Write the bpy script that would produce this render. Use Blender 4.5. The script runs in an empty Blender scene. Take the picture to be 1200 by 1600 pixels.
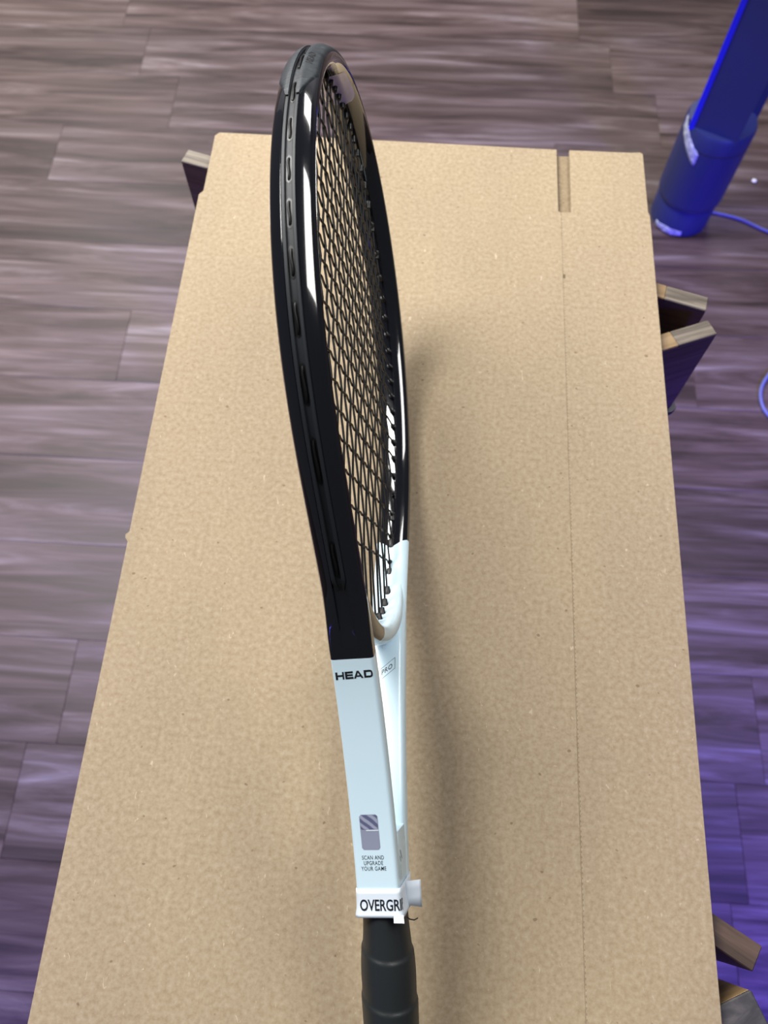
import bpy, bmesh, math, random
from mathutils import Vector, Matrix
random.seed(7)
sc = bpy.context.scene
COL = sc.collection
MM = 0.001

# ------------------------------------------------------------------ camera
Z0 = 0.818          # height of the cardboard above the floor
F_PX, PITCH, ROLL, HCAM = 1233.37, 1.159143, -0.003405, 0.53833 + Z0
fw = Vector((0, math.cos(PITCH), -math.sin(PITCH)))
rt0 = Vector((1, 0, 0)); up0 = rt0.cross(fw)
rt = math.cos(ROLL) * rt0 + math.sin(ROLL) * up0
up = -math.sin(ROLL) * rt0 + math.cos(ROLL) * up0
cam = bpy.data.cameras.new('camera')
camo = bpy.data.objects.new('camera', cam); COL.objects.link(camo)
camo.matrix_world = Matrix(((rt.x, up.x, -fw.x, 0), (rt.y, up.y, -fw.y, 0), (rt.z, up.z, -fw.z, HCAM), (0, 0, 0, 1)))
cam.sensor_fit = 'VERTICAL'; cam.sensor_height = 9.8; cam.sensor_width = 7.35
cam.lens = F_PX / 1600 * 9.8
cam.clip_start = 0.02; cam.clip_end = 50
cam.dof.use_dof = True; cam.dof.focus_distance = 0.45; cam.dof.aperture_fstop = 2.8
sc.camera = camo

# ------------------------------------------------------------------ light
sc.view_settings.view_transform = 'Standard'
sc.view_settings.look = 'None'
sc.view_settings.gamma = 1
sc.view_settings.use_curve_mapping = False
sc.view_settings.exposure = -0.19
w = bpy.data.worlds.new('world'); sc.world = w; w.use_nodes = True
w.node_tree.nodes['Background'].inputs[0].default_value = (0.80, 0.82, 0.95, 1)
w.node_tree.nodes['Background'].inputs[1].default_value = 0.085

def area(name, loc, target, sx, sy, power, col, spread=180):
    l = bpy.data.lights.new(name, 'AREA'); l.shape = 'RECTANGLE'; l.size = sx; l.size_y = sy
    l.energy = power; l.color = col; l.spread = math.radians(spread)
    o = bpy.data.objects.new(name, l); COL.objects.link(o); o.location = loc
    d = Vector(target) - Vector(loc)
    o.rotation_euler = d.to_track_quat('-Z', 'Y').to_euler()
    return o
WARM = (1.0, 0.985, 0.95)
for nm, x, y, sx, p in (('ceiling_panel_light', 1.0, 0.85, 0.7, 30), ('ceiling_panel_light', 1.0, 3.2, 0.7, 36),
                        ('ceiling_panel_light', -1.1, 1.40, 1.3, 140), ('ceiling_panel_light', -1.4, 3.4, 0.7, 85)):
    area(nm, (x, y, 1.62 + Z0), (x, y + 0.0001, 0), sx, 1.2, p, WARM)
def spot(name, loc, target, power, col, size, blend, radius):
    l = bpy.data.lights.new(name, 'SPOT'); l.energy = power; l.color = col; l.spot_size = math.radians(size); l.spot_blend = blend
    l.shadow_soft_size = radius
    o = bpy.data.objects.new(name, l); COL.objects.link(o); o.location = loc
    o.rotation_euler = (Vector(target) - Vector(loc)).to_track_quat('-Z', 'Y').to_euler()
spot('blue_led_light', (1.35, -1.2, 0.60 + Z0), (0.72, 0.12, 0.0), 800, (0.10, 0.06, 1.0), 60, 1.0, 0.12)
spot('blue_led_light', (-1.7, -1.3, 0.60 + Z0), (-0.75, 0.05, 0.0), 400, (0.14, 0.11, 1.0), 60, 0.9, 0.15)

# ------------------------------------------------------------------ helpers
def link(o, parent=None):
    COL.objects.link(o)
    if parent is not None: o.parent = parent
    return o
def obj(name, me, mat=None, parent=None):
    o = bpy.data.objects.new(name, me)
    if mat is not None:
        me.materials.clear(); me.materials.append(mat)
    return link(o, parent)
def thing(name, label, cat, loc=(0, 0, 0), group=None):
    o = bpy.data.objects.new(name, None); o.empty_display_size = 0.02
    COL.objects.link(o); o.location = loc
    o['label'] = label; o['category'] = cat
    if group: o['group'] = group
    return o
def tag(o, label, cat, group=None):
    o['label'] = label; o['category'] = cat
    if group: o['group'] = group
    return o
def mesh(name, verts, faces, smooth=None):
    me = bpy.data.meshes.new(name)
    me.from_pydata([tuple(v) for v in verts], [], faces); me.validate(); me.update()
    bm = bmesh.new(); bm.from_mesh(me)
    bmesh.ops.recalc_face_normals(bm, faces=bm.faces); bm.to_mesh(me); bm.free()
    if smooth is not None:
        me.polygons.foreach_set('use_smooth', [True] * len(me.polygons))
        me.set_sharp_from_angle(angle=math.radians(smooth))
    return me
def loft(name, rings, closed_ring=True, closed_path=False, caps=True, smooth=40):
    n = len(rings[0]); V = [p for r in rings for p in r]; Fs = []
    R = len(rings)
    for i in range(R if closed_path else R - 1):
        for j in range(n if closed_ring else n - 1):
            a = i * n + j; b = i * n + (j + 1) % n; i2 = (i + 1) % R
            Fs.append((a, b, i2 * n + (j + 1) % n, i2 * n + j))
    if caps and closed_ring and not closed_path:
        Fs.append(tuple(range(n - 1, -1, -1))); Fs.append(tuple((R - 1) * n + j for j in range(n)))
    return mesh(name, V, Fs, smooth)
def tube(name, pts, r, seg=6, smooth=60):
    pts = [Vector(p) for p in pts]; rings = []; prev = None
    for i, p in enumerate(pts):
        t = (pts[min(i + 1, len(pts) - 1)] - pts[max(i - 1, 0)]).normalized()
        if prev is None:
            a = Vector((0, 0, 1)) if abs(t.z) < 0.9 else Vector((1, 0, 0))
            n = t.cross(a).normalized()
        else:
            n = (prev - t * prev.dot(t)).normalized()
        prev = n; b = t.cross(n)
        rr = r[i] if isinstance(r, (list, tuple)) else r
        rings.append([p + rr * (math.cos(k * 2 * math.pi / seg) * n + math.sin(k * 2 * math.pi / seg) * b) for k in range(seg)])
    return loft(name, rings, smooth=smooth)
def prism(name, poly, z0, z1, bev=0.0):
    bm = bmesh.new()
    vs = [bm.verts.new((x, y, z1)) for x, y in poly]
    f = bm.faces.new(vs)
    r = bmesh.ops.extrude_face_region(bm, geom=[f])
    for v in r['geom']:
        if isinstance(v, bmesh.types.BMVert): v.co.z = z0
    bmesh.ops.recalc_face_normals(bm, faces=bm.faces)
    if bev:
        es = [e for e in bm.edges]
        bmesh.ops.bevel(bm, geom=es, offset=bev, segments=1, affect='EDGES')
    me = bpy.data.meshes.new(name); bm.to_mesh(me); bm.free()
    return me
def lathe(name, prof, seg=48, smooth=35):
    rings = [[(r * math.cos(2 * math.pi * k / seg), r * math.sin(2 * math.pi * k / seg), z) for k in range(seg)] for r, z in prof]
    return loft(name, rings, smooth=smooth)

# ------------------------------------------------------------------ materials
def mat(name, col, rough=0.5, metal=0.0, coat=0.0, spec=0.5, sheen=0.0):
    m = bpy.data.materials.new(name); m.use_nodes = True
    b = m.node_tree.nodes['Principled BSDF']
    b.inputs['Base Color'].default_value = (*col, 1); b.inputs['Roughness'].default_value = rough
    b.inputs['Metallic'].default_value = metal; b.inputs['Coat Weight'].default_value = coat
    b.inputs['Coat Roughness'].default_value = 0.03
    b.inputs['Specular IOR Level'].default_value = spec
    return m, m.node_tree, b
def nd(nt, typ, **kw):
    n = nt.nodes.new(typ)
    for k, v in kw.items(): setattr(n, k, v)
    return n
def noise(nt, vec, scale, detail=4, rough=0.5, dist=0.0):
    n = nd(nt, 'ShaderNodeTexNoise'); n.inputs['Scale'].default_value = scale
    n.inputs['Detail'].default_value = detail; n.inputs['Roughness'].default_value = rough
    n.inputs['Distortion'].default_value = dist
    nt.links.new(vec, n.inputs['Vector']); return n.outputs['Fac']
def ramp(nt, fac, stops):
    r = nd(nt, 'ShaderNodeValToRGB'); e = r.color_ramp.elements
    e[0].position, e[0].color = stops[0][0], (*stops[0][1], 1)
    e[1].position, e[1].color = stops[-1][0], (*stops[-1][1], 1)
    for p, c in stops[1:-1]:
        k = e.new(p); k.color = (*c, 1)
    nt.links.new(fac, r.inputs['Fac']); return r.outputs['Color']
def mix(nt, fac, a, b, mode='MIX'):
    m = nd(nt, 'ShaderNodeMix', data_type='RGBA', blend_type=mode)
    if isinstance(fac, (int, float)): m.inputs[0].default_value = fac
    else: nt.links.new(fac, m.inputs[0])
    for i, x in ((6, a), (7, b)):
        if isinstance(x, tuple): m.inputs[i].default_value = (*x, 1)
        else: nt.links.new(x, m.inputs[i])
    return m.outputs[2]
def coords(nt, kind='Object', scale=(1, 1, 1), rnd=False):
    tc = nd(nt, 'ShaderNodeTexCoord'); mp = nd(nt, 'ShaderNodeMapping')
    mp.inputs['Scale'].default_value = scale
    nt.links.new(tc.outputs[kind], mp.inputs['Vector'])
    if rnd:
        oi = nd(nt, 'ShaderNodeObjectInfo'); cx = nd(nt, 'ShaderNodeCombineXYZ')
        ml = nd(nt, 'ShaderNodeMath', operation='MULTIPLY'); ml.inputs[1].default_value = 57.0
        nt.links.new(oi.outputs['Random'], ml.inputs[0])
        for i in range(3): nt.links.new(ml.outputs[0], cx.inputs[i])
        nt.links.new(cx.outputs[0], mp.inputs['Location'])
    return mp.outputs['Vector']
def bump(nt, b, h, strength, dist=0.001):
    n = nd(nt, 'ShaderNodeBump'); n.inputs['Strength'].default_value = strength; n.inputs['Distance'].default_value = dist
    nt.links.new(h, n.inputs['Height']); nt.links.new(n.outputs[0], b.inputs['Normal'])

def cardboard(name, tint=None):
    m, nt, b = mat(name, (0.5, 0.35, 0.2), 0.85, spec=0.25)
    v = coords(nt)
    c = ramp(nt, noise(nt, v, 300, 5, 0.62), [(0.30, (0.285, 0.213, 0.134)), (0.52, (0.348, 0.274, 0.182)), (0.74, (0.410, 0.335, 0.235))])
    big = ramp(nt, noise(nt, coords(nt, scale=(9, 4, 1)), 1.0, 3), [(0.3, (0.92, 0.92, 0.92)), (0.7, (1.06, 1.05, 1.03))])
    c = mix(nt, 1.0, c, big, 'MULTIPLY')
    # faint flute lines running along the sheet
    flute = noise(nt, coords(nt, scale=(140, 3, 1)), 1.0, 1)
    c = mix(nt, ramp(nt, flute, [(0.45, (0, 0, 0)), (0.75, (0.14, 0.14, 0.14))]), c, (0.29, 0.22, 0.14))
    # pale fibres and dark specks
    fib = noise(nt, coords(nt, scale=(420, 190, 200)), 1.0, 1, 0.4, 1.2)
    c = mix(nt, ramp(nt, fib, [(0.73, (0, 0, 0)), (0.80, (0.6, 0.6, 0.6))]), c, (0.56, 0.46, 0.34))
    spk = noise(nt, coords(nt, scale=(210, 260, 200)), 1.0, 0)
    c = mix(nt, ramp(nt, spk, [(0.82, (0, 0, 0)), (0.87, (0.7, 0.7, 0.7))]), c, (0.16, 0.10, 0.06))
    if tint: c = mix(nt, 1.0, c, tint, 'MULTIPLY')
    nt.links.new(c, b.inputs['Base Color'])
    bump(nt, b, noise(nt, v, 500, 4), 0.10, 0.0005)
    return m
M_CARD = cardboard('kraft_cardboard')
M_CARD_SHADE = cardboard('slot_shaded_kraft', (0.72, 0.70, 0.68))  # same kraft, darkened and greyed: the slot's shade is put into the colour

def plank_mat():
    m, nt, b = mat('walnut_vinyl_plank', (0.1, 0.08, 0.07), 0.5, spec=0.3)
    v1 = coords(nt, scale=(2.2, 26, 1), rnd=True); v2 = coords(nt, scale=(1.1, 11, 1), rnd=True)
    v3 = coords(nt, scale=(7, 210, 1), rnd=True)
    g = noise(nt, v1, 1.0, 6, 0.62, 0.9)
    c = ramp(nt, g, [(0.32, (0.021, 0.012, 0.011)), (0.45, (0.053, 0.035, 0.033)), (0.57, (0.091, 0.067, 0.065)), (0.72, (0.168, 0.143, 0.147))])
    c = mix(nt, 0.9, c, ramp(nt, noise(nt, v2, 1.0, 3, 0.5, 0.5), [(0.3, (0.62, 0.57, 0.55)), (0.5, (0.98, 0.92, 0.88)), (0.72, (1.30, 1.34, 1.38))]), 'MULTIPLY')
    c = mix(nt, 0.5, c, ramp(nt, noise(nt, v3, 1.0, 3), [(0.35, (0.75, 0.75, 0.75)), (0.65, (1.2, 1.2, 1.2))]), 'MULTIPLY')
    oi = nd(nt, 'ShaderNodeObjectInfo')
    c = mix(nt, 1.0, c, ramp(nt, oi.outputs['Random'], [(0, (0.88, 0.86, 0.86)), (1, (1.12, 1.1, 1.08))]), 'MULTIPLY')
    nt.links.new(c, b.inputs['Base Color'])
    r = ramp(nt, g, [(0.3, (0.44, 0.44, 0.44)), (0.7, (0.56, 0.56, 0.56))]); nt.links.new(r, b.inputs['Roughness'])
    bump(nt, b, noise(nt, v3, 1.0, 3), 0.12, 0.0008)
    return m
M_PLANK = plank_mat()
M_SUB = mat('floor_underlay', (0.03, 0.022, 0.02), 0.8)[0]

def wood(name, a, bcol, c3, scale=(8, 120, 120)):
    m, nt, b = mat(name, bcol, 0.55, spec=0.35)
    v = coords(nt, scale=scale, rnd=True)
    c = ramp(nt, noise(nt, v, 1.0, 5, 0.6, 0.7), [(0.3, a), (0.5, bcol), (0.72, c3)])
    nt.links.new(c, b.inputs['Base Color']); return m
M_TAN = wood('tan_wood', (0.17, 0.105, 0.045), (0.24, 0.155, 0.072), (0.30, 0.21, 0.11))
M_SLATE = wood('blue_grey_stained_wood', (0.025, 0.024, 0.026), (0.055, 0.052, 0.055), (0.12, 0.11, 0.11), (30, 90, 90))
M_GREYW = wood('weathered_grey_wood', (0.045, 0.036, 0.028), (0.13, 0.105, 0.08), (0.27, 0.235, 0.19))
M_BROWN = wood('dark_brown_wood', (0.035, 0.022, 0.016), (0.075, 0.048, 0.034), (0.13, 0.085, 0.06))
M_BOARDSIDE = wood('brown_board_face', (0.07, 0.042, 0.03), (0.11, 0.068, 0.05), (0.15, 0.10, 0.07))

M_BLACK, _nt, _b = mat('gloss_black_lacquer', (0.003, 0.0035, 0.006), 0.12, coat=1.0)
_b.inputs['Coat IOR'].default_value = 1.8
def white_lacquer():
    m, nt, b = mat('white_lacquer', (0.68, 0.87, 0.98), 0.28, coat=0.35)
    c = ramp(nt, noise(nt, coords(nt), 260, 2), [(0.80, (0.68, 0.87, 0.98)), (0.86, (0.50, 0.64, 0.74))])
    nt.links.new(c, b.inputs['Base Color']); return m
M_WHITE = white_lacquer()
def rubbery(name, col, rough, bs, bstr, spec=0.4):
    m, nt, b = mat(name, col, rough, spec=spec)
    bump(nt, b, noise(nt, coords(nt), bs, 4), bstr, 0.0005); return m
M_STRIP = rubbery('matte_grommet_plastic', (0.017, 0.020, 0.025), 0.5, 900, 0.05, 0.3)
def bumper_mat():
    m, nt, b = mat('scuffed_bumper_plastic', (0.03, 0.035, 0.04), 0.5, spec=0.45)
    n = noise(nt, coords(nt, scale=(900, 160, 160)), 1.0, 4, 0.6, 0.6)
    c = ramp(nt, n, [(0.40, (0.016, 0.020, 0.025)), (0.62, (0.038, 0.046, 0.054)), (0.78, (0.11, 0.12, 0.13))])
    nt.links.new(c, b.inputs['Base Color']); bump(nt, b, n, 0.5, 0.0006); return m
M_BUMPER = bumper_mat()
M_HOLE = mat('black_recess', (0.002, 0.002, 0.002), 0.4)[0]
M_STRING = mat('black_polyester_string', (0.005, 0.005, 0.006), 0.42, spec=0.3)[0]
M_GROMMET = mat('black_grommet', (0.006, 0.006, 0.007), 0.4)[0]
M_INK = mat('black_ink', (0.008, 0.009, 0.014), 0.5)[0]
M_INKG = mat('grey_ink', (0.05, 0.045, 0.04), 0.6)[0]
M_EMB = mat('embossed_dark_letter', (0.006, 0.007, 0.009), 0.6)[0]
M_LAV = mat('purple_lit_white_lacquer', (0.46, 0.42, 0.80), 0.25, coat=0.6)[0]  # white paint with the purple light on it mixed into the base colour
def sticker_mat():
    m, nt, b = mat('silver_sticker', (0.36, 0.38, 0.52), 0.32, metal=0.35)
    wv = nd(nt, 'ShaderNodeTexWave'); wv.inputs['Scale'].default_value = 110; wv.inputs['Distortion'].default_value = 2.0
    wv.bands_direction = 'DIAGONAL'; nt.links.new(coords(nt), wv.inputs['Vector'])
    c = ramp(nt, wv.outputs['Fac'], [(0.30, (0.17, 0.19, 0.34)), (0.8, (0.52, 0.55, 0.72))])
    nt.links.new(c, b.inputs['Base Color']); return m
M_HOLO = sticker_mat()
M_SILVER = mat('silver_sticker_plain', (0.40, 0.43, 0.58), 0.32, metal=0.3)[0]
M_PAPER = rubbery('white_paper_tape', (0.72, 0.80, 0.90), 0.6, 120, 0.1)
M_GRIP = rubbery('black_overgrip', (0.016, 0.019, 0.021), 0.42, 700, 0.12)
M_FAN = mat('iron_blue_plastic', (0.022, 0.030, 0.125), 0.38, metal=0.1)[0]
M_FANBLUE = mat('bright_blue_trim', (0.01, 0.012, 0.62), 0.35)[0]
M_FANDARK = mat('dark_seam', (0.01, 0.01, 0.02), 0.5)[0]
def film_mat():
    m, nt, b = mat('crinkled_clear_film', (0.55, 0.58, 0.75), 0.18, spec=0.8)
    n = noise(nt, coords(nt), 140, 3, 0.6, 1.0)
    c = ramp(nt, n, [(0.35, (0.16, 0.18, 0.36)), (0.6, (0.62, 0.66, 0.82))]); nt.links.new(c, b.inputs['Base Color'])
    bump(nt, b, n, 0.8, 0.003); return m
M_FILM = film_mat()
M_CORD = mat('blue_grey_cord', (0.10, 0.11, 0.30), 0.45)[0]
M_LINT = mat('white_lint', (0.7, 0.7, 0.75), 0.9)[0]

# ------------------------------------------------------------------ floor
ZF = 0.0
FA = -0.059
e1 = Vector((math.cos(FA), math.sin(FA), 0)); e2 = Vector((-math.sin(FA), math.cos(FA), 0))
PW, PL = 0.1772, 1.168
fl = obj('floor', prism('floor', [(-3.2, -2.2), (3.2, -2.2), (3.2, 4.4), (-3.2, 4.4)], -0.05, -0.006), M_SUB)
fl.location = (0, 0, ZF); fl.rotation_euler = (0, 0, FA); fl['kind'] = 'structure'
g = 0.0002
pm = prism('plank', [(g, g), (PL - g, g), (PL - g, PW - g), (g, PW - g)], -0.006, 0.0, 0.0004)
pm.materials.append(M_PLANK)
JO = {-1: -0.605, 4: -0.593, 8: -0.605, 7: -0.855, 10: -0.781, 5: -0.25 - 0.0, 3: -0.95, 6: -0.10}
for k in range(-9, 20):
    off = JO.get(k, -random.random() * PL * 0.9 - 0.1)
    for j in range(-2, 3):
        x0 = off + j * PL
        if x0 + PL < -2.3 or x0 > 2.3: continue
        p = bpy.data.objects.new('plank', pm); COL.objects.link(p); p.parent = fl
        p.location = (x0, 0.1410 + k * PW, 0)

wl = obj('wall_far', prism('wall_far', [(-3.2, 4.4), (3.2, 4.4), (3.2, 4.5), (-3.2, 4.5)], -0.05, 2.6), mat('grey_wall_paint', (0.22, 0.22, 0.25), 0.8)[0])
wl.rotation_euler = (0, 0, FA); wl['kind'] = 'structure'

# ------------------------------------------------------------------ wooden table (under the cardboard)
CA = -0.068
c1 = Vector((math.cos(CA), math.sin(CA), 0)); c2 = Vector((-math.sin(CA), math.cos(CA), 0))
tb = thing('wooden_table', 'wooden table hidden beneath the cardboard, upright board ends jutting past its edges', 'table', (0, 0, ZF))
def T(x, y): p = c1 * x + c2 * y; return (p.x, p.y)
ZB1 = Z0 - 0.0085; ZB0 = Z0 - 0.126
tp = obj('tabletop', prism('tabletop', [T(-.172, -.30), T(.172, -.30), T(.172, .57), T(-.172, .57)], ZB0 - 0.025, ZB0, 0.002), M_BROWN, tb)
for x, y in ((-.13, -.26), (.13, -.26), (-.13, .52), (.13, .52)):
    obj('leg', prism('leg', [T(x - .025, y - .025), T(x + .025, y - .025), T(x + .025, y + .025), T(x - .025, y + .025)], 0.0, ZB0 - 0.025, 0.002), M_BROWN, tb)
def board(a, b, d, L, split, mats, inner=True):
    # a, b: the two corners of the free end (mm, plan); d: inward direction; split: length of the outer piece
    a = Vector((*a, 0)) * MM; b = Vector((*b, 0)) * MM; d = Vector((*d, 0)).normalized()
    root = None
    def piece(nm, s0, s1, z0, z1, m, parent):
        poly = [a + d * s0, b + d * s0, b + d * s1, a + d * s1]
        # real wooden piece with its length along local X so that the grain follows it
        o = poly[0]; X = d; Yv = Vector((-d.y, d.x, 0))
        lp = [((p - o).dot(X), (p - o).dot(Yv)) for p in poly]
        ob = obj(nm, prism(nm, lp, z0 - ZB0, z1 - ZB0, 0.0007), m, parent)
        if parent is tb:
            ob.location = (o.x, o.y, ZB0); ob.rotation_euler = (0, 0, math.atan2(X.y, X.x))
        else:
            ob.location = (s0, 0, 0)
        return ob
    ob = piece('upright_board', 0, L, ZB0, ZB1 - 0.003, mats[0], tb)
    c = piece('edge_cap', 0, split, ZB1 - 0.003, ZB1, mats[1], ob); c.location = (0, 0, 0)
    if split < L:
        # the cap pieces meet in a butt joint
        c2_ = piece('edge_cap', split, L, ZB1 - 0.003, ZB1, mats[2], ob)
    return ob
bA = board((278.9, 438.5), (274.6, 424.4), (-.935, .355), 0.09, 0.036, (M_BOARDSIDE, M_GREYW, M_TAN))
bB = board((274.6, 415.1), (280.0, 400.6), (-.945, -.325), 0.09, 0.036, (M_BOARDSIDE, M_GREYW, M_TAN))
bC = board((229.7, -50.9), (221.2, -64.4), (-.834, .55), 0.085, 0.085, (M_BOARDSIDE, M_BROWN, M_BROWN))
bD = board((218.5, -73.7), (228.5, -99.0), (-.93, -.365), 0.085, 0.085, (M_TAN, M_SLATE, M_BROWN))
bE = board((-184.0, 613.9), (-189.7, 598.8), (.94, -.34), 0.085, 0.085, (M_TAN, M_GREYW, M_BROWN))
ft = obj('foot_pad', lathe('foot_pad', [(0.001, -0.006), (0.008, -0.006), (0.0085, -0.001), (0.008, 0.0)], 16), M_FANDARK, bB)
ft.location = (0.002, 0.0125, 0)

# ------------------------------------------------------------------ flattened cardboard box
cb = thing('cardboard_sheet', 'flattened brown cardboard box lying under the racket, slot cut at the far edge', 'cardboard')
cb.location = (0, 0, Z0); cb.rotation_euler = (0, 0, CA)
def P(l): return [(x * MM, y * MM) for x, y in l]
YB = -330
wide = P([(-201, YB), (121.6, YB), (122.0, 100), (122.6, 536), (120.4, 536.5), (120.4, 612.0), (-60, 613.6), (-196, 614.2), (-199.6, 610), (-199.8, 541), (-203.2, 536.5), (-202.2, 207), (-204.6, 204.5), (-204.4, 202), (-202.0, 199)])
nar = P([(121.70, YB), (200.2, YB), (201.6, 537), (200.2, 541), (200.2, 611.5), (197.5, 613.6), (190, 612.6), (132.4, 612.2), (131.8, 536.5), (122.71, 536), (122.11, 100)])
low = P([(-199, YB + 6), (197.5, YB + 6), (198.5, 535), (197.6, 608.8), (-196.5, 609.5), (-199.5, 535)])
obj('wide_panel', prism('wide_panel', wide, -0.0036, 0, 0.00022), M_CARD, cb)
obj('narrow_panel', prism('narrow_panel', nar, -0.0037, -0.00010, 0.00022), M_CARD, cb)
obj('lower_layer', prism('lower_layer', low, -0.0080, -0.0044, 0.0003), M_CARD_SHADE, cb)
# scored perforation dashes along the fold
dv, df = [], []
y = -320
while y < 534:
    x = 123.3 - 1.1 * (534 - y) / 854; s = 0.18
    i = len(dv); dv += [((x - s) * MM, y * MM, -0.00008), ((x + s) * MM, y * MM, -0.00008), ((x + s) * MM, (y + 1.2) * MM, -0.00008), ((x - s) * MM, (y + 1.2) * MM, -0.00008)]
    df.append((i, i + 1, i + 2, i + 3)); y += 3.0
o = obj('fold_score', mesh('fold_score', dv, df), mat('scored_line', (0.15, 0.11, 0.07), 0.9)[0], cb); o['kind'] = 'stuff'
# punch mark beside the fold
o = obj('punch_mark', prism('punch_mark', P([(122.6, 462), (124.6, 462), (124.6, 466), (122.6, 466)]), -0.0001, 0.00005), mat('punch_dark', (0.12, 0.09, 0.05), 0.9)[0], cb)

# ------------------------------------------------------------------ racket geometry (mm, axes: u = butt to tip, v = in the string plane, w = across the beam)
HW, HL, V330, V270, V210, VSH = 132.71, 167.85, 57.77, 34.35, 19.65, 13.0
def build_outline():
    uc = 685 - HL; N = 90; tmax = math.radians(118)
    el = [(uc + HL * math.cos(t), HW * math.sin(t)) for t in [tmax * i / N for i in range(N + 1)]]
    k = int(round(N * (1 - 12 / 79)))
    kn = [(160, VSH), (210, V210), (270, V270), (330, V330), el[-1], el[k]]
    X = [p[0] for p in kn]; Y = [p[1] for p in kn]; n = len(X)
    h = [X[i + 1] - X[i] for i in range(n - 1)]
    A = [[0.0] * n for _ in range(n)]; b = [0.0] * n; A[0][0] = A[-1][-1] = 1
    for i in range(1, n - 1):
        A[i][i - 1] = h[i - 1]; A[i][i] = 2 * (h[i - 1] + h[i]); A[i][i + 1] = h[i]
        b[i] = 6 * ((Y[i + 1] - Y[i]) / h[i] - (Y[i] - Y[i - 1]) / h[i - 1])
    for i in range(n):
        p = A[i][i]
        for r in range(i + 1, n):
            if A[r][i]:
                q = A[r][i] / p
                for c in range(n): A[r][c] -= q * A[i][c]
                b[r] -= q * b[i]
    M = [0.0] * n
    for i in range(n - 1, -1, -1):
        M[i] = (b[i] - sum(A[i][c] * M[c] for c in range(i + 1, n))) / A[i][i]
    def f(u):
        i = 0
        while i < n - 2 and u > X[i + 1]: i += 1
        d = u - X[i]; hh = h[i]
        return Y[i] + d * ((Y[i + 1] - Y[i]) / hh - hh * (2 * M[i] + M[i + 1]) / 6) + d * d * M[i] / 2 + d ** 3 * (M[i + 1] - M[i]) / (6 * hh)
    u1 = el[-1][0]; K = 100
    lowp = [(u1 + (160 - u1) * i / K, f(u1 + (160 - u1) * i / K)) for i in range(1, K + 1)]
    half = el + lowp
    return half
half = build_outline()
full = [(u, v) for u, v in reversed(half)] + [(u, -v) for u, v in half[1:]]
# resample by arc length
S = [0.0]
for a, b in zip(full, full[1:]): S.append(S[-1] + math.hypot(b[0] - a[0], b[1] - a[1]))
STOT = S[-1]
def at_s(s):
    s = min(max(s, 0.0), STOT); lo, hi = 0, len(S) - 1
    while hi - lo > 1:
        m = (lo + hi) // 2
        if S[m] <= s: lo = m
        else: hi = m
    t = (s - S[lo]) / (S[hi] - S[lo])
    return (full[lo][0] + t * (full[hi][0] - full[lo][0]), full[lo][1] + t * (full[hi][1] - full[lo][1]))
def frame_s(s):
    p = at_s(s); a = at_s(s - 2.5); b = at_s(s + 2.5)
    t = Vector((b[0] - a[0], b[1] - a[1])).normalized()
    n = Vector((-t.y, t.x))     # path goes near side -> tip -> far side: left normal points outwards
    if s < 1e9 and n.dot(Vector((p[0] - 430, p[1]))) < 0 and p[0] > 430: n = -n
    return Vector(p), t, n
def s_at_u(u, side):      # side +1 near arm (v>0), -1 far arm
    lo, hi = (0, STOT / 2) if side > 0 else (STOT / 2, STOT)
    for _ in range(40):
        m = (lo + hi) / 2; uu = at_s(m)[0]
        if (uu < u) == (side > 0): lo = m
        else: hi = m
    return (lo + hi) / 2
def pt(s, n, w):
    p, t, nn = frame_s(s); q = p + nn * n
    return Vector((q.x, q.y, w)) * MM
HBW = 11.5
_P = [11.5, 11.4, 11.1, 10.6, 10.1, 9.6, 9.1, 8.2, 7.3, 6.4, 5.5, 4.8, 4.3, 3.95, 3.7, 3.5]
WS = [-x for x in _P] + [0] + _P[::-1]
def _shoulder():
    tab = [(0.0, 0.0)]; d, n = 0.0, 0.0
    while d < 7.56:
        st = 0.02; m = d + st / 2
        if m < 0.4: th = 22 * m / 0.4
        elif m < 5.7: th = 22 + 15 * (m - 0.4) / 5.3
        else: th = 37 + 50 * ((m - 5.7) / 1.9) ** 1.1
        n -= st * math.tan(math.radians(min(th, 84))); d += st; tab.append((d, n))
    return tab
_SH = _shoulder()
def ss(x, a, b):
    t = min(max((x - a) / (b - a), 0), 1); return t * t * (3 - 2 * t)
def n_head(w, gd=2.0):
    a = abs(w)
    if a <= 3.6: return -gd
    if a <= 3.9: return -gd * (3.9 - a) / 0.3
    return max(_SH[min(int((a - 3.9) / 0.02), len(_SH) - 1)][1], -6.6)
def n_box(w):
    a = abs(w); r = 2.0
    if a <= 11.5 - r: return 0.0
    q = a - (11.5 - r); return -(r - math.sqrt(max(0, r * r - q * q)))
def profile(m, gd):
    pr = []
    for w_ in WS: pr.append(((1 - m) * n_head(w_, gd) + m * n_box(w_), w_))
    for i in range(1, 14):
        a = math.pi * i / 14; c, s_ = math.cos(a), math.sin(a)
        hN, hWd = -6.4 - 6.1 * s_, 11.5 * c
        sg = lambda x: math.copysign(abs(x) ** 0.38, x)
        bN, bW = -2.0 - 10.5 * sg(s_), 11.5 * sg(c)
        pr.append(((1 - m) * hN + m * bN, (1 - m) * hWd + m * bW))
    return pr
rk = thing('tennis_racket', 'black and white tennis racket standing on its rim, white paper tape around the grip top', 'tennis racket')
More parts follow.
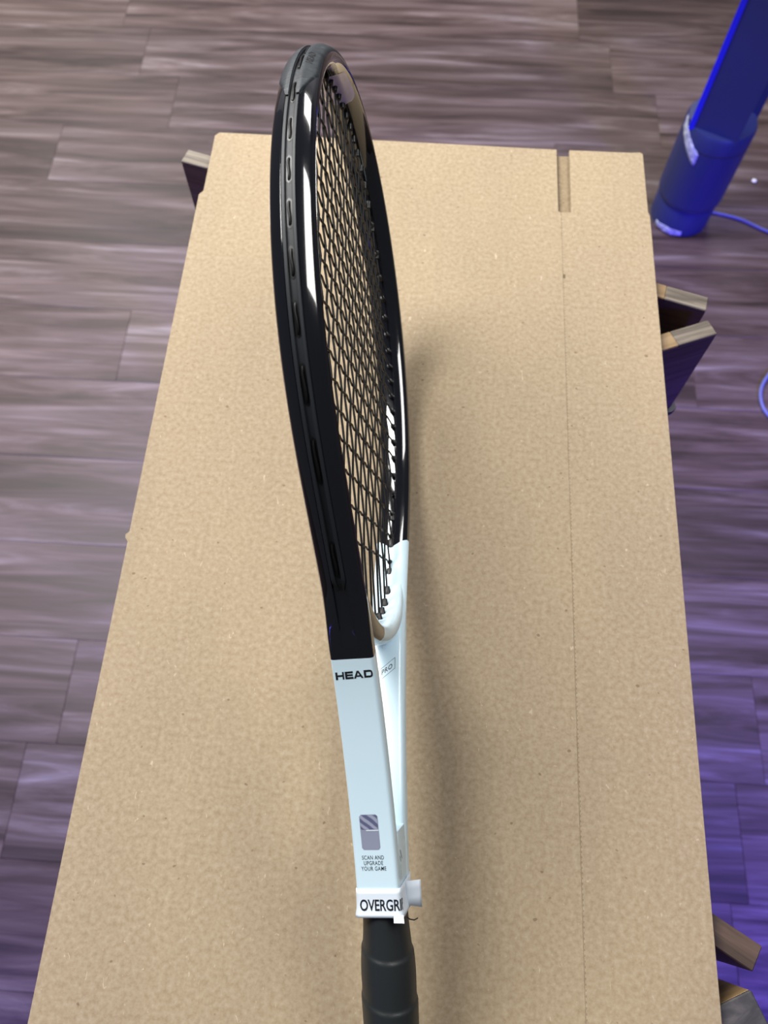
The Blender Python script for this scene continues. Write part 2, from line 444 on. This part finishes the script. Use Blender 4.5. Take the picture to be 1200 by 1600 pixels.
# pose
yaw, tilt, roll = -0.053078, 0.222776, -0.207997
ax = Vector((math.sin(yaw) * math.cos(tilt), math.cos(yaw) * math.cos(tilt), math.sin(tilt)))
sd = ax.cross(Vector((0, 0, 1))).normalized(); nn_ = sd.cross(ax)
vv = math.cos(roll) * nn_ + math.sin(roll) * sd; ww = math.cos(roll) * sd - math.sin(roll) * nn_
rk.matrix_world = Matrix(((ax.x, vv.x, ww.x, 0.009423), (ax.y, vv.y, ww.y, -0.203428), (ax.z, vv.z, ww.z, 0.0193 + Z0), (0, 0, 0, 1)))

def sweep(name, s0, s1, step=2.5, shift0=None, shift1=None):
    n = max(2, int(abs(s1 - s0) / step)); rings = []
    for i in range(n + 1):
        s = s0 + (s1 - s0) * i / n; p, t, nn = frame_s(s); u = p.x
        m = 1 - ss(u, 318, 352); gd = 2.0 * ss(u, 318, 330)
        r = []
        for a, w_ in profile(m, gd):
            sh = 0
            if shift0 and i == 0: sh = shift0(w_)
            if shift1 and i == n: sh = shift1(w_)
            r.append(pt(s + sh, a, w_))
        rings.append(r)
    return loft(name, rings, smooth=38)
sNb = s_at_u(316, 1); sFb = s_at_u(384, -1)
zig = lambda w_: -9.0 * min(abs(w_), 10) / 10.0
obj('head_frame', sweep('head_frame', sNb, sFb, 2.5, None, zig), M_BLACK, rk)
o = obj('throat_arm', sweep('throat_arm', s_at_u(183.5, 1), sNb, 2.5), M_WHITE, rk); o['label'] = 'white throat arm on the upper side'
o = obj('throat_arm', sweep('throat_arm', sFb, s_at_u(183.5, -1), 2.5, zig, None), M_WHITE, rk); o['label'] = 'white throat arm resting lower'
# filler where both arms become the shaft
def rrect(hv, hw, r, seg=5):
    out = []
    for cx, cy, a0 in ((hv - r, hw - r, 0), (-hv + r, hw - r, 90), (-hv + r, -hw + r, 180), (hv - r, -hw + r, 270)):
        for k in range(seg + 1):
            a = math.radians(a0 + 90 * k / seg); out.append((cx + r * math.cos(a), cy + r * math.sin(a)))
    return out
rings = [[Vector((u, a * k, b)) * MM for a, b in rrect(11, 11.2 if u > 180 else 8, 2)] for u, k in ((60, .7), (178, .7), (184, .8), (195, 1.0), (216, 1.2), (224, 1.0))]
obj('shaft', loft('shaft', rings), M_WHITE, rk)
# bridge of the hoop
def bez(t):
    a = [(385, 77), (336, 50), (336, 0)]
    return ((1 - t) ** 2 * a[0][0] + 2 * t * (1 - t) * a[1][0] + t * t * a[2][0], (1 - t) ** 2 * a[0][1] + 2 * t * (1 - t) * a[1][1])
bp = [bez(i / 24) for i in range(25)]
bridge = bp + [(u, -v) for u, v in reversed(bp[:-1])]
def bridge_mesh(name, i0, i1):
    rings = []
    for i in range(i0, i1 + 1):
        a = Vector(bridge[max(i - 1, 0)]); b = Vector(bridge[min(i + 1, len(bridge) - 1)]); t = (b - a).normalized()
        n = Vector((-t.y, t.x));
        if n.x < 0: n = -n          # n points into the hoop
        p = Vector(bridge[i]); r = []; kk = ss(min(i, len(bridge) - 1 - i), 3, 13); hk = 3.0 + 3.5 * kk
        for k in range(22):
            an = 2 * math.pi * k / 22; c, s_ = math.cos(an), math.sin(an)
            sg = lambda x, e: math.copysign(abs(x) ** e, x)
            q = p + n * (-hk + hk * sg(c, 0.75)); r.append(Vector((q.x, q.y, (8.6 + 2.0 * kk) * sg(s_, 0.8))) * MM)
        rings.append(r)
    return loft(name, rings, smooth=45)
SPL = 21
obj('bridge', bridge_mesh('bridge', 0, SPL), M_BLACK, rk)['label'] = 'black half of the hoop bridge'
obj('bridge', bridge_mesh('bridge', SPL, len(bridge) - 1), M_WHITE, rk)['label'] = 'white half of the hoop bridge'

# inner hoop boundary: v as a function of u
inner = []
for i in range(0, 700):
    s = STOT / 2 * i / 699 + STOT / 2   # tip -> far side; mirrored
    p, t, n = frame_s(s); q = p - n * 12.2
    if q.x < 384: break
    inner.append((q.x, abs(q.y)))
inner[0] = (672.6, 0.0)
inner += [b for b in bp if b[0] < inner[-1][0]]
def v_in(u):
    for a, b in zip(inner, inner[1:]):
        if (a[0] >= u >= b[0]): return a[1] + (b[1] - a[1]) * (a[0] - u) / max(a[0] - b[0], 1e-6)
    return 0
vmax_i = max(range(len(inner)), key=lambda i: inner[i][1])
def u_in(v, top):
    seg = inner[:vmax_i + 1] if top else inner[vmax_i:]
    for a, b in zip(seg, seg[1:]):
        lo, hi = min(a[1], b[1]), max(a[1], b[1])
        if lo <= v <= hi: return a[0] + (b[0] - a[0]) * (v - a[1]) / ((b[1] - a[1]) or 1e-6)
    return seg[-1][0]
mains = [5.1, 15.3, 25.6, 36.0, 46.6, 57.4, 68.6, 80.2, 92.2]
MV = sorted([-v for v in mains] + mains)
wts = [1 + 0.55 * abs((k - 8.5) / 9.0) ** 2 for k in range(19)]
CU = [651.0]
for k in range(19): CU.append(CU[-1] - wts[k] / sum(wts) * (651 - 380))
AMP = 0.6
def string_mesh(name, pts): return tube(name, [Vector(p) * MM for p in pts], 0.68 * MM, 6)
gro_me = mesh('grommet', *(lambda L: ([(x * MM, r * math.cos(2 * math.pi * k / 10) * MM, r * math.sin(2 * math.pi * k / 10) * MM) for x, r in L for k in range(10)],
     [(i * 10 + k, i * 10 + (k + 1) % 10, (i + 1) * 10 + (k + 1) % 10, (i + 1) * 10 + k) for i in range(len(L) - 1) for k in range(10)] + [tuple(range(10)), tuple((len(L) - 1) * 10 + k for k in range(10))]))([(-2.0, 2.3), (0.2, 2.2), (1.0, 1.9), (3.6, 1.6), (3.8, 0.9)]), smooth=40)
gro_me.materials.append(M_GROMMET)
def grommet(u, v, ang):
    o = link(bpy.data.objects.new('grommet', gro_me), rk)
    o.location = (u * MM, v * MM, 0); o.rotation_euler = (0, 0, ang)
for i, v in enumerate(MV):
    ut, ub = u_in(abs(v), True), u_in(abs(v), False)
    pts = [(ub - 4, v, 0)]
    for j, cu in enumerate(reversed(CU)):
        jj = 19 - j; h = v_in(cu)
        if abs(v) > h: continue
        sgn = 1 if (i + jj) % 2 else -1
        if len(pts) > 1: pts.append(((pts[-1][0] + cu) / 2, v, 0))
        pts += [(cu - 1.3, v, sgn * AMP * .75), (cu, v, sgn * AMP), (cu + 1.3, v, sgn * AMP * .75)]
    pts.append((ut + 4, v, 0))
    obj('main_string', string_mesh('main_string', pts), M_STRING, rk)
    grommet(ut, v, math.pi); grommet(ub, v, 0)
for j, cu in enumerate(CU):
    h = v_in(cu); pts = [(cu, -h - 4, 0)]
    for i, v in enumerate(MV):
        if abs(v) > h: continue
        sgn = -1 if (i + j) % 2 else 1
        if len(pts) > 1: pts.append((cu, (pts[-1][1] + v) / 2, 0))
        pts += [(cu, v - 1.3, sgn * AMP * .75), (cu, v, sgn * AMP), (cu, v + 1.3, sgn * AMP * .75)]
    pts.append((cu, h + 4, 0))
    obj('cross_string', string_mesh('cross_string', pts), M_STRING, rk)
    grommet(cu, h, -math.pi / 2); grommet(cu, -h, math.pi / 2)

# grommet strip around the outside of the hoop
def strip_sheet(name, s0, s1, wn, step=2.5, taper=None):
    n = int((s1 - s0) / step); rings = []
    for i in range(n + 1):
        s = s0 + (s1 - s0) * i / n
        rings.append([pt(s, a, w_) for a, w_ in (wn(s))])
    return loft(name, rings, closed_ring=False, smooth=35)
sS0, sS1 = s_at_u(349, 1), s_at_u(349, -1)
STRIPW = [(-2.1, -3.75), (-0.1, -3.65), (0.55, -3.3), (0.55, -2.0), (0.3, -1.75), (-0.9, -1.6), (-0.9, 1.6), (0.3, 1.75), (0.55, 2.0), (0.55, 3.3), (-0.1, 3.65), (-2.1, 3.75)]
def wn_strip(s):
    k = min(ss(s, sS0, sS0 + 6), 1 - ss(s, sS1 - 6, sS1))
    return [(-2.0 + (a + 2.0) * (0.25 + 0.75 * k), w_ * (0.55 + 0.45 * k)) for a, w_ in STRIPW]
obj('grommet_strip', strip_sheet('grommet_strip', sS0, sS1, wn_strip), M_STRIP, rk)
# bumper guard over the tip
sB0, sB1 = s_at_u(590, 1), s_at_u(590, -1)
BW = [-10.6, -10.2, -9.2, -7.8, -6.2, -4.8, -3.6, -2.6, -2.2, -2.0, -1.9, 0, 1.9, 2.0, 2.2, 2.6, 3.6, 4.8, 6.2, 7.8, 9.2, 10.2, 10.6]
def wn_bump(s):
    d = min(s - sB0, sB1 - s)          # distance from the pointed end
    k = min(1.0, 0.34 + 0.66 * max(0, d) / 22.0)
    out = []
    for w_ in BW:
        a = abs(w_)
        if a <= 1.95: out.append((-0.85, w_)); continue
        q = a if k >= 1 else 1.95 + (a - 1.95) * ((10.6 * k - 1.95) / (10.6 - 1.95))
        base = n_head(q, 0.0) if q > 3.9 else 0.0
        lift = 1.25 if a < 10.0 else (0.9 if a < 10.4 else -0.6)
        if a <= 2.02: lift = 0.6
        out.append((base + lift, math.copysign(q, w_)))
    return out
obj('bumper_guard', strip_sheet('bumper_guard', sB0, sB1, wn_bump, 2.0), M_BUMPER, rk)

# string loops and their slots in the channel
def loop_at(sa, sb):
    if sa > sb: sa, sb = sb, sa
    # slot
    n = 12; L = [];
    for k in range(n + 1):
        s = sa - 2.0 + (sb - sa + 4.0) * k / n; x = k / n
        e = min(1.0, math.sqrt(max(0.0, 1 - (max(0, 1 - min(s - (sa - 2.0), sb + 2.0 - s) / 1.5)) ** 2)))
        L.append([pt(s, -0.78, -1.45 * e - 0.02), pt(s, -0.72, 0), pt(s, -0.78, 1.45 * e + 0.02)])
    obj('string_slot', loft('string_slot', L, closed_ring=False, smooth=60), M_HOLE, rk)
    pts = []
    for k in range(15):
        x = k / 14; s = sa + (sb - sa) * x
        pts.append(pt(s, -0.9 + 0.9 * math.sin(math.pi * x) ** 0.5, 0.25 * math.sin(2 * math.pi * x)))
    obj('string_loop', tube('string_loop', pts, 0.68 * MM, 8), M_STRING, rk)
for k in range(1, 19, 2):
    for sidev in (1, -1): loop_at(s_at_u(CU[k], sidev), s_at_u(CU[k + 1], sidev))
loop_at(s_at_u(371, 1), s_at_u(379 - 22, 1)); loop_at(s_at_u(371, -1), s_at_u(357, -1))
def s_at_v(v):      # around the tip
    lo, hi = s_at_u(600, 1), s_at_u(600, -1)
    for _ in range(40):
        m = (lo + hi) / 2
        if at_s(m)[1] > v: lo = m
        else: hi = m
    return lo
for a, b in ((92.2, 80.2), (68.6, 57.4), (46.6, 36), (25.6, 15.3), (5.1, -5.1)):
    loop_at(s_at_v(a), s_at_v(b))

# white painted patch inside the tip, purple light put into its colour
rings = []
sT = STOT / 2 - 27
for i in range(25):
    x = -1 + 2 * i / 24; s = sT + x * 23
    e = math.sqrt(max(0.0, 1 - max(0, (abs(x) - 0.62) / 0.38) ** 2)); r = []
    for k in range(11):
        a = math.pi * (0.5 + (k / 10 - 0.5) * 0.62 * max(e, 0.02)); r.append(pt(s, -6.0 - 6.72 * math.sin(a), 11.7 * math.cos(a)))
    rings.append(r)
obj('tip_patch', loft('tip_patch', rings, closed_ring=False, smooth=60), M_LAV, rk)

# ------------------------------------------------------------------ lettering
def text_mesh(body, size, bold=0.0, sx=1.0, cuts=0, spacing=1.0):
    cu = bpy.data.curves.new('t', 'FONT'); cu.body = body; cu.size = size; cu.offset = bold
    cu.align_x = 'CENTER'; cu.align_y = 'CENTER'; cu.resolution_u = 4; cu.space_character = spacing
    cu.space_line = 0.95
    o = bpy.data.objects.new('t', cu); COL.objects.link(o)
    dg = bpy.context.evaluated_depsgraph_get(); dg.update()
    me = bpy.data.meshes.new_from_object(o.evaluated_get(dg))
    bpy.data.objects.remove(o); bpy.data.curves.remove(cu)
    for v in me.vertices: v.co.x *= sx
    if cuts:
        bm = bmesh.new(); bm.from_mesh(me)
        xs = [v.co.x for v in bm.verts]; a, b = min(xs), max(xs)
        for k in range(1, cuts):
            x = a + (b - a) * k / cuts
            bmesh.ops.bisect_plane(bm, geom=bm.verts[:] + bm.edges[:] + bm.faces[:], plane_co=(x, 0, 0), plane_no=(1, 0, 0))
        bm.to_mesh(me); bm.free()
    return me
def put_text(name, me, fn, m, parent, zoff=0.06):
    # the letters are thin solid films: a front and a back face
    base = [v.co.copy() for v in me.vertices]
    for v, c in zip(me.vertices, base): v.co = fn(c.x, c.y, zoff)
    me.update(); return obj(name, me, m, parent)
def near(u, w_, n): return pt(s_at_u(u, 1), n, w_)
def logo_mesh():
    V, Fc = [], []
    def quad(*p):
        i = len(V); V.extend(p); Fc.append(tuple(range(i, i + len(p))))
    def rect(x0, y0, x1, y1): quad((x0, y0), (x1, y0), (x1, y1), (x0, y1))
    k = 0.38; t = 0.27
    rect(0, 0, k, 1); rect(1.2, 0, 1.5, 1); rect(k, .38, 1.2, .62)
    x = 1.68
    rect(x, 0, x + k, 1); rect(x + k, 0, x + 1.42, t); rect(x + k, .38, x + 1.36, .62); rect(x + k, 1 - t, x + 1.42, 1)
    x = 3.16
    quad((x, 0), (x + .36, 0), (x + .95, 1), (x + .62, 1)); quad((x + .62, 1), (x + .95, 1), (x + 1.72, 0), (x + 1.34, 0)); rect(x + .42, .2, x + 1.25, .40)
    x = 4.98
    out = [(x, 0), (x + 1.05, 0), (x + 1.33, .06), (x + 1.5, .22), (x + 1.55, .5), (x + 1.5, .78), (x + 1.33, .94), (x + 1.05, 1), (x, 1)]
    inn_ = [(x + k, t), (x + 1.0, t), (x + 1.14, .27), (x + 1.22, .35), (x + 1.25, .5), (x + 1.22, .65), (x + 1.14, .73), (x + 1.0, 1 - t), (x + k, 1 - t)]
    for i in range(9): quad(out[i], out[(i + 1) % 9], inn_[(i + 1) % 9], inn_[i])
    W = 6.55
    me = bpy.data.meshes.new('brand_lettering')
    me.from_pydata([((a - W / 2) / W * 19.8, (b - .5) * 3.9, 0) for a, b in V], [], Fc); me.update(); return me
put_text('brand_lettering', logo_mesh(), lambda x, y, z: near(308.0 + y + 0.03 * x, x + 0.2, z), M_INK, rk)
put_text('scan_lettering', text_mesh('SCAN AND\nUPGRADE\nYOUR GAME', 3.0, 0.03, 0.72, spacing=1.12), lambda x, y, z: near(210.2 + y, x - 0.9, z), M_INK, rk)
# sticker
def sticker(u0, u1, w0, w1, r, m, name, z):
    rings = []; N = 18
    for k in range(N + 1):
        u = u0 + (u1 - u0) * k / N; e = min(u - u0, u1 - u)
        ins = r - math.sqrt(max(0.0, r * r - (r - e) ** 2)) if e < r else 0.0
        rings.append([near(u, w0 + ins, -0.05), near(u, w0 + ins, z), near(u, w1 - ins, z), near(u, w1 - ins, -0.05)])
    return obj(name, loft(name, rings, closed_ring=False, smooth=30), m, rk)
sticker(217.2, 235.6, -6.3, 3.6, 1.0, M_SILVER, 'silver_sticker', 0.10)
sticker(227.8, 235.3, -6.0, 3.3, 0.6, M_HOLO, 'hologram_patch', 0.16)
sticker(227.0, 227.6, -3.2, 3.5, 0.15, M_PAPER, 'sticker_line', 0.18)
# PRO badge on the inner face of the lower arm
def farin(u, w_, z): return pt(s_at_u(u, -1), -12.5 - z, w_)
put_text('badge_lettering', text_mesh('PRO', 4.0, 0.06, 0.82, spacing=1.15), lambda x, y, z: farin(304.5 + y + 0.62 * x, 1.3 + x, z), M_INKG, rk)
bv, bf = [], []
def bar(x0, y0, x1, y1):
    i = len(bv)
    for x, y in ((x0, y0), (x1, y0), (x1, y1), (x0, y1)): bv.append(farin(304.5 + y * 0.9 + 0.62 * x, 1.3 + x * 0.85, 0.06))
    bf.append((i, i + 1, i + 2, i + 3))
for xa, xb in ((-6, -2), (-2, 2), (2, 6)):
    bar(xa, 3.3, xb, 3.6); bar(xa, -3.6, xb, -3.3)
bar(5.75, -3.3, 6, 3.3); bar(-6, -3.3, -5.75, 3.3)
obj('badge_outline', mesh('badge_outline', bv, bf), M_INKG, rk)
# embossed letters on the bumper
def bumpf(x, y, z):
    s = s_at_v(102) + x * 1.0
    q = 5.9 - y
    return pt(s, n_head(q, 0) + 1.25 + 0.18, q)
put_text('bumper_lettering', text_mesh('HEAD', 4.6, 0.10, 1.25, cuts=14, spacing=1.15), bumpf, M_EMB, rk)
# small printed strokes low on the side of the shaft
def side(u, v, z): return Vector((u, v, 11.5 + z)) * MM
sv, sf = [], []
for (u0, v0, u1, v1, th) in ((214, 8, 209, 4.5, .9), (211.5, 10, 208, 7.5, .6), (207, 9, 199, 8.0, .35)):
    i = len(sv); sv += [side(u0, v0, .08), side(u0, v0 - th, .08), side(u1, v1 - th, .08), side(u1, v1, .08)]; sf.append((i, i + 1, i + 2, i + 3))
obj('printed_strokes', mesh('printed_strokes', sv, sf), M_INK, rk)

# ------------------------------------------------------------------ grip
def oct_ring(u, hv, hw, ph):
    out = []
    for k in range(48):
        a = 2 * math.pi * k / 48; c, s_ = math.cos(a), math.sin(a)
        # rounded octagon radius
        q = (abs(c) ** 5 + abs(s_) ** 5 + abs((c + s_) / 1.33) ** 5 + abs((c - s_) / 1.33) ** 5) ** (-1 / 5.0)
        fr = ((u + 4.5 * math.cos(a - 0.6) + ph) / 24.0) % 1.0
        add = 0.75 * fr if fr < 0.93 else 0.75 * (1 - fr) / 0.07
        out.append(Vector((u, (hv * q + add * c) * c, (hw * q + add * s_) * s_)) * MM if False else Vector((u, (hv * q + add) * c, (hw * q + add) * s_)) * MM)
    return out
rings = []
u = 184.5
while u > 4:
    k = ss(u, 184.5, 150)
    k = ss(184.5 - u, 0, 36)
    rings.append(oct_ring(u, 16.6 + 0.6 * k, 12.6 + 3.0 * k, 3.0)); u -= 0.8
obj('grip', loft('grip', rings, smooth=50), M_GRIP, rk)
rings = [[Vector((uu, hv * math.cos(2 * math.pi * k / 40), hw * math.sin(2 * math.pi * k / 40))) * MM for k in range(40)] for uu, hv, hw in ((14, 17.6, 16.2), (8, 18.0, 17.2), (2, 18.1, 17.6), (0, 17.2, 16.6))]
obj('butt_cap', loft('butt_cap', rings), M_STRIP, rk)

# ------------------------------------------------------------------ paper tape
def V_at(u): return abs(at_s(s_at_u(u, 1))[1])
def tape_ring(u, ex):
    return [Vector((u, a, b)) for a, b in rrect(V_at(u) + ex, 11.5 + ex, 2.0 + ex, 6)]
NR = 28
tr = []
for uu, ex in ((197.0, 0.35), (194.5, 0.45), (192, 0.5), (189, 0.6), (186.5, 0.9), (184.3, 1.4), (182.8, 1.7)): tr.append(tape_ring(uu, ex))
me = loft('paper_tape', [[p * MM for p in r] for r in tr], caps=False, smooth=50)
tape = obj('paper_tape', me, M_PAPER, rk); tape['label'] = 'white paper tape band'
sol = tape.modifiers.new('thick', 'SOLIDIFY'); sol.thickness = 0.00025; sol.offset = 0
# letters around it: walk the perimeter of the cross-section starting at the near left corner
def tape_pt(x, y, z):
    u = 190.2 + y
    ex = 0.62 + 0.95 * ss(190 - u, 0, 7) + z
    poly = rrect(V_at(u) + ex, 11.5 + ex, 2.0 + ex, 6)
    # order from w=-hw on the near face to +w, then down the +w side
    hv, hw, r = V_at(u) + ex, 11.5 + ex, 2.0 + ex
    L1 = 2 * (hw - r); d = x + (hw - r)
    if d <= L1: return Vector((u, hv, -(hw - r) + d)) * MM
    d -= L1; arc = r * math.pi / 2
    if d <= arc:
        a = d / r; return Vector((u, hv - r + r * math.cos(a), hw - r + r * math.sin(a))) * MM
    d -= arc; return Vector((u, hv - r - d, hw)) * MM
tm = text_mesh('OVERGRIP', 6.9, 0.14, 0.80, cuts=40, spacing=1.0)
put_text('tape_lettering', tm, lambda x, y, z: tape_pt(x + 2.9, y * 1.12 - 1.5, 0.12), M_INK, tape)
# loose end sticking out to the right
rings = []
for i in range(7):
    x = i / 6; wv_ = 11.5 + 0.6 + 7.4 * x; vv_ = 0.5 - 3.2 * x - 1.6 * x * x
    rings.append([Vector((u_, vv_, wv_)) * MM for u_ in (184.5 - 2.5 * x, 188, 192, 196.5 - 0.5 * x)])
fo = obj('tape_flap', loft('tape_flap', rings, closed_ring=False, smooth=60), M_PAPER, tape)
sol = fo.modifiers.new('thick', 'SOLIDIFY'); sol.thickness = 0.00025; sol.offset = 0
# small white tab peeking out beneath the band
V = [Vector(p) * MM for p in ((184.2, 17.9, 8.0), (184.2, 17.4, 13.2), (180.6, 18.6, 13.6), (180.8, 18.9, 8.2), (184.2, 17.5, 8.0), (184.2, 17.0, 13.2), (180.6, 18.2, 13.6), (180.8, 18.5, 8.2))]
obj('paper_tab', mesh('paper_tab', V, [(0, 1, 2, 3), (4, 5, 6, 7), (0, 1, 5, 4), (1, 2, 6, 5), (2, 3, 7, 6), (3, 0, 4, 7)]), M_PAPER, tape)
obj('loose_thread', tube('loose_thread', [Vector(p) * MM for p in ((183, 15, 14), (181, 13, 15.5), (180.0, 11, 17.4), (180.4, 9, 19.2))], 0.35 * MM, 5), M_INK, rk)

# ------------------------------------------------------------------ tower fan
FX, FY = 0.6626, 1.315
fan = thing('tower_fan', 'dark blue bladeless tower fan with cylindrical base on the floor', 'fan', (FX, FY, ZF))
obj('base', lathe('base', [(0.001, 0), (0.060, 0), (0.0635, 0.003), (0.0640, 0.064), (0.0615, 0.068), (0.0615, 0.071), (0.001, 0.071)]), M_FAN, fan)
body = obj('body', lathe('body', [(0.001, 0.071), (0.065, 0.071), (0.0675, 0.074), (0.0685, 0.085), (0.0685, 0.218), (0.0675, 0.2185), (0.0675, 0.220), (0.0685, 0.2205), (0.0685, 0.249), (0.065, 0.256), (0.001, 0.257)]), M_FAN, fan)
# loop amplifier: stadium ring, opening along d
lp = bpy.data.objects.new('loop_amplifier', None)
d = Vector((0.865, -0.50, 0)); nrm = Vector((0.50, 0.865, 0))
def loop_ring(t0, t1, depth0, depth1, name, m, gap=0.0):
    # stadium path (half-width h, straight height H), section: thickness t across, depth along d
    h, H, z0 = 0.046, 0.42, 0.248; path = []
    path += [(-h, z0), (-h, z0 + 0.1), (-h, z0 + 0.25), (-h, z0 + H)]
    for k in range(1, 16):
        a = math.pi - math.pi * k / 16; path.append((h * math.cos(a), z0 + H + h * math.sin(a)))
    path += [(h, z0 + H), (h, z0 + 0.25), (h, z0 + 0.1), (h, z0)]
    rings = []
    for i, (x, z) in enumerate(path):
        a = Vector(path[max(i - 1, 0)]); b = Vector(path[min(i + 1, len(path) - 1)]); t = (b - a).normalized(); n = Vector((-t.y, t.x))
        r = []; ex = 0.012 * ss(i, 3, len(path) - 4)
        for th, dp in ((t0, depth0), (t0, depth1), (t1, depth1), (t1, depth0)):
            q = Vector((x, z)) + n * th; p = nrm * q.x + d * (dp + (ex if dp > 0.02 else 0)); r.append(Vector((p.x, p.y, q.y)))
        rings.append(r)
    return loft(name, rings, smooth=30)
lo = obj('loop_amplifier', loop_ring(-0.006, 0.006, -0.040, 0.046, 'loop_amplifier', M_FAN), M_FAN, fan)
obj('blue_trim', loop_ring(-0.007, 0.0075, -0.050, -0.040, 'blue_trim', M_FANBLUE), M_FANBLUE, lo)
def film(name, ang0, ang1, zs, rad):
    rings = []; n = 10
    for i in range(n + 1):
        a = math.radians(ang0 + (ang1 - ang0) * i / n); x = i / n
        za, zb = zs(x); r = []
        for k in range(5):
            rr = rad + 0.0008 + 0.0022 * random.random(); r.append((rr * math.cos(a), rr * math.sin(a), za + (zb - za) * k / 4))
        rings.append(r)
    o = obj(name, loft(name, rings, closed_ring=False, smooth=80), M_FILM, fan)
    s_ = o.modifiers.new('t', 'SOLIDIFY'); s_.thickness = 0.0004
film('film_scrap', 178, 232, lambda x: (0.236 - 0.048 * x, 0.262 - 0.046 * x), 0.0685)
film('film_scrap', 205, 262, lambda x: (0.004, 0.020 - 0.006 * abs(x - .5)), 0.0635)
obj('seam_line', lathe('seam_line', [(0.0682, 0.2182), (0.0687, 0.2184), (0.0687, 0.2202), (0.0682, 0.2204)]), M_FANDARK, body)

def catmull(pts, n=8):
    pts = [Vector(p) for p in pts]; P_ = [pts[0]] + pts + [pts[-1]]; out = []
    for i in range(1, len(P_) - 2):
        a, b, c, e = P_[i - 1], P_[i], P_[i + 1], P_[i + 2]
        for k in range(n):
            t = k / n; out.append(0.5 * ((2 * b) + (c - a) * t + (2 * a - 5 * b + 4 * c - e) * t * t + (3 * b - a - 3 * c + e) * t ** 3))
    out.append(pts[-1]); return out
zc = ZF + 0.0036
o = obj('power_cord', tube('power_cord', catmull([(0.728, 1.322, zc), (0.76, 1.314, zc), (0.80, 1.298, zc), (0.855, 1.262, zc), (0.95, 1.22, zc), (1.15, 1.25, zc), (1.5, 1.4, zc)]), 0.0033, 8), M_CORD)
tag(o, 'thin blue-lit power cord trailing over the floor from the fan base', 'cord')
o = obj('cable', tube('cable', catmull([(1.4, 1.05, zc), (1.0, 1.0, zc), (0.84, 0.945, zc), (0.775, 0.886, zc), (0.752, 0.838, zc), (0.764, 0.790, zc), (0.83, 0.74, zc), (1.1, 0.70, zc), (1.4, 0.6, zc)]), 0.0036, 8), M_CORD)
tag(o, 'curved loop of blue cable on the floor at the right edge', 'cable')
bm = bmesh.new(); bmesh.ops.create_icosphere(bm, subdivisions=2, radius=0.005)
for v in bm.verts: v.co *= 0.75 + 0.5 * random.random(); v.co.z *= 0.6
me = bpy.data.meshes.new('lint_speck'); bm.to_mesh(me); bm.free()
o = obj('lint_speck', me, M_LINT); o.location = (0.850, 1.415, ZF + 0.0028)
tag(o, 'tiny white lint speck on the floor right of the fan base', 'lint')
